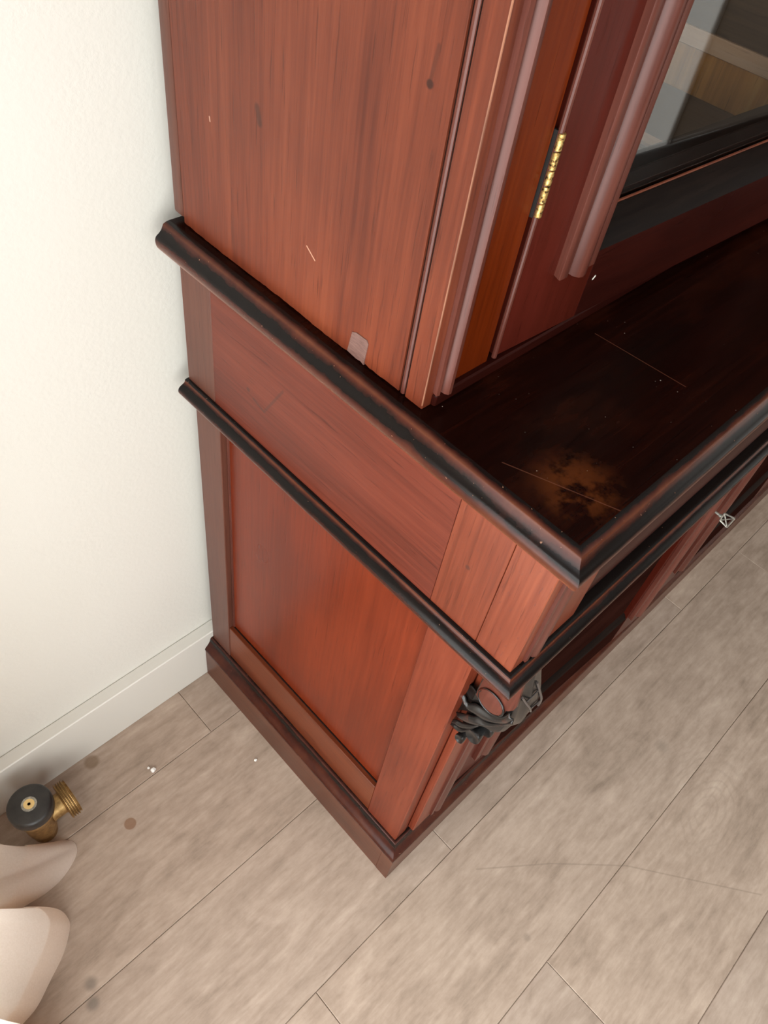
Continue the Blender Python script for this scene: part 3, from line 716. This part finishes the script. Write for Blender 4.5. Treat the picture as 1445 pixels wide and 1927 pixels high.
# inside
bx('bottom_board', W_plankd, book, UX + .02, UR - .02, UY + .052, UB - .008, UZ0 + .006, .8850, bev=.001)
bx('back_panel', W_plankd, book, UX + .02, UR - .02, UB - .008, UB, UZ0, UZ1, bev=0)
for xw in (.690, 1.262):
    bx('partition', W_plank, book, xw, xw + .018, UY + .054, UB - .009, .8851, .9340, bev=.0006)
    bx('shelf_batten', W_batten, book, xw - .004, xw + .018, UY + .054, UB - .009, .9342, .9540, bev=.0008)
    bx('upper_partition', W_plankd, book, xw, xw + .018, UY + .054, UB - .009, .9542, UZ1 - .01, bev=.0006)
bx('floor_batten', W_batten, book, .500, .522, UY + .10, UB - .012, .8851, .8900, bev=.0008)
# key in the cupboard lock
key = thing('key', 'small grey metal key with a cross-barred square bow, stuck in the lower cupboard lock', 'key', (.655, -.012, .388))
m = MB(); m.tube([(.655, .006, .3875), (.655, -.0145, .3865)], .0021, 10); m.lathe([(.0032, 0), (.0032, .0018), (.0022, .0022)], Matrix.Translation((.655, -.010, .3868)) @ Matrix.Rotation(PI / 2, 4, 'X'), 14)
m.build('shaft', M_steel, key)
m = MB(); Q = [(.655, -.0140, .3950), (.655, -.0305, .3990), (.655, -.0290, .3755), (.655, -.0145, .3790)]
for i in range(4): m.tube([Q[i], Q[(i + 1) % 4]], .0015, 8)
m.tube([Q[0], Q[2]], .0012, 8); m.tube([Q[1], Q[3]], .0012, 8)
m.build('bow', M_steel, key)

# ------------------------------------------------------------------ radiator valve stub by the skirting
VX, VY = -.3335, .3895
valve = thing('radiator_valve', 'brass pipe valve with a round black cap, beside the white skirting board', 'valve', (VX, VY, 0))
T0 = Matrix.Translation((VX, VY, 0))
m = MB(); m.lathe([(.0245, .0905), (.0292, .0915), (.0302, .0940), (.0302, .1080), (.0285, .1110), (.0262, .1122), (.0100, .1126), (.0005, .1126)], T0, 48); m.build('cap', M_black, valve, smooth=40)
m = MB(); m.lathe([(.0104, .1120), (.0104, .1130), (.0092, .1134), (.0078, .1128), (.0066, .1132), (.0030, .1120), (.0006, .1105)], T0, 32); m.build('cap_screw', M_steel, valve, smooth=50)
m = MB(); m.lathe([(.0074, .1126), (.0072, .1136), (.0050, .1138), (.0022, .1132), (.0020, .1118), (.0004, .1116)], T0, 28); m.build('screw_head', M_brass3, valve, smooth=50)
m = MB(); m.lathe([(.0255, .0800), (.0275, .0815), (.0275, .0870), (.0262, .0885), (.0262, .0904)], T0, 40); m.build('collar', M_brass2, valve, smooth=40)
m = MB(); m.lathe([(.0175, .0), (.0175, .018), (.0200, .020), (.0215, .034), (.0215, .066), (.0230, .072), (.0230, .0798)], T0, 32); m.build('body', M_brass2, valve, smooth=40)
TA = Matrix.Translation((VX, VY, .050)) @ Matrix.Rotation(PI / 2, 4, 'Y')
m = MB(); m.lathe([(.0165, .016), (.0165, .036), (.0190, .0375)], TA, 32); m.build('outlet', M_brass2, valve, smooth=40)
pr = [(.0150, .0372), (.0265, .0374)]
for i in range(4): pr += [(.0285, .0385 + i * .0033), (.0287, .0393 + i * .0033), (.0252, .0404 + i * .0033), (.0252, .0410 + i * .0033)]
pr += [(.0270, .0530), (.0200, .0535), (.0195, .046), (.0004, .046)]
m = MB(); m.lathe(pr, TA, 40); m.build('threaded_end', M_brass2, valve, smooth=25)

# ------------------------------------------------------------------ curtain
hem = [(-.440, .447), (-.405, .434), (-.384, .404), (-.368, .377), (-.348, .3635), (-.325, .3620), (-.3105, .3470), (-.3160, .3300), (-.344, .3155), (-.374, .3120), (-.412, .317), (-.450, .320),
       (-.456, .310), (-.425, .302), (-.392, .295), (-.3740, .2800), (-.3705, .2600), (-.3770, .2470), (-.398, .2270), (-.425, .2110), (-.452, .1955), (-.476, .190),
       (-.488, .183), (-.478, .176), (-.460, .168), (-.447, .150), (-.445, .125), (-.458, .098), (-.480, .080), (-.495, .072)]
H = spline([(a, b, 0) for a, b in hem], 5)
n = len(H)
tops = []
for i in range(n):
    u = i / (n - 1); tops.append(Vector((-.525 + .020 * math.sin(u * 2 * PI * 4.0), .440 - .20 * u, 0)))
zs = [.0012, .006, .013, .022, .034, .05, .07, .095, .13, .18, .25, .4, .7, 1.1, 1.6, 2.05, 2.30]
rows = []
for z in zs:
    k2 = math.exp(-(z / .40) ** 2)
    r = []
    for i, (h, t_) in enumerate(zip(H, tops)):
        u = i / (n - 1); w_ = max(0.0, min(1.0, (u - .30) / .14)); d_ = .135 + .095 * w_ + .32 * max(0.0, 1 - abs(u - .135) / .085)
        k = math.exp(-(z / d_) ** (1.0 + .5 * w_))
        y = h.y * k2 + t_.y * (1 - k2); x = h.x * k + t_.x * (1 - k)
        r.append(Vector((x + .0015 * math.sin(z * 60 + h.y * 90) * k, y, z)))
    rows.append(r)
m = MB(); m.grid(rows)
cur = m.build('curtain', M_cloth, None, smooth=180, dbl=0)
tag(cur, 'long cream curtain with its hem pooled in folds on the floor by the radiator valve', 'curtain')
md = cur.modifiers.new('smooth', 'SUBSURF'); md.levels = 1; md.render_levels = 1
hemrows = []
for zi, z in enumerate((.0016, .008, .018, .030, .044, .060)):
    r = []
    for i, (h, t_) in enumerate(zip(H, tops)):
        u = i / (n - 1); w_ = max(0.0, min(1.0, (u - .30) / .14)); d_ = .135 + .095 * w_ + .32 * max(0.0, 1 - abs(u - .135) / .085)
        k = math.exp(-(z / d_) ** (1.0 + .5 * w_)); k2 = math.exp(-(z / .40) ** 2)
        a, b = H[max(i - 1, 0)], H[min(i + 1, n - 1)]; nn = Vector((b.y - a.y, a.x - b.x, 0)).normalized() * -.0011
        r.append(Vector((h.x * k + t_.x * (1 - k), h.y * k2 + t_.y * (1 - k2), z)) + nn)
    hemrows.append(r)
m = MB(); m.grid(hemrows); hm = m.build('hem', M_cloth, cur, smooth=180, dbl=0)
md = hm.modifiers.new('smooth', 'SUBSURF'); md.levels = 1; md.render_levels = 1
rod = thing('curtain_rod', 'white curtain rod above the side window carrying the cream curtain', 'rod', (-.52, -1.0, 2.31))
m = MB(); m.tube([(-.52, -2.5, 2.315), (-.52, .44, 2.315)], .011, 14); m.build('pole', M_gloss, rod)
for yy in (.395, -2.45):
    bx('rod_holder', M_gloss, rod, -.619, -.512, yy, yy + .015, 2.305, 2.325, bev=.002)

# ------------------------------------------------------------------ plaster crumbs on the floor
def crumb(x, y, r, label, seed):
    b = bmesh.new(); bmesh.ops.create_icosphere(b, subdivisions=2, radius=r); rg = random.Random(seed)
    for v in b.verts: v.co *= rg.uniform(.75, 1.15)
    for v in b.verts: v.co.z *= .7
    zmin = min(v.co.z for v in b.verts)
    m = MB(); m.take(b, Matrix.Translation((x, y, -zmin))); o = m.build('plaster_crumb', M_crumb, None, smooth=0)
    tag(o, label, 'crumb'); return o
crumb(-.1657, .3644, .0042, 'largest white plaster crumb on the floor near the skirting board', 1)
crumb(-.1690, .3720, .0022, 'tiny white plaster crumb lying just beside the largest crumb', 2)
crumb(-.0340, .2720, .0024, 'small white crumb on the floor close to the cabinet plinth', 3)
for o in bpy.data.objects:
    if '_o' in o: del o['_o']
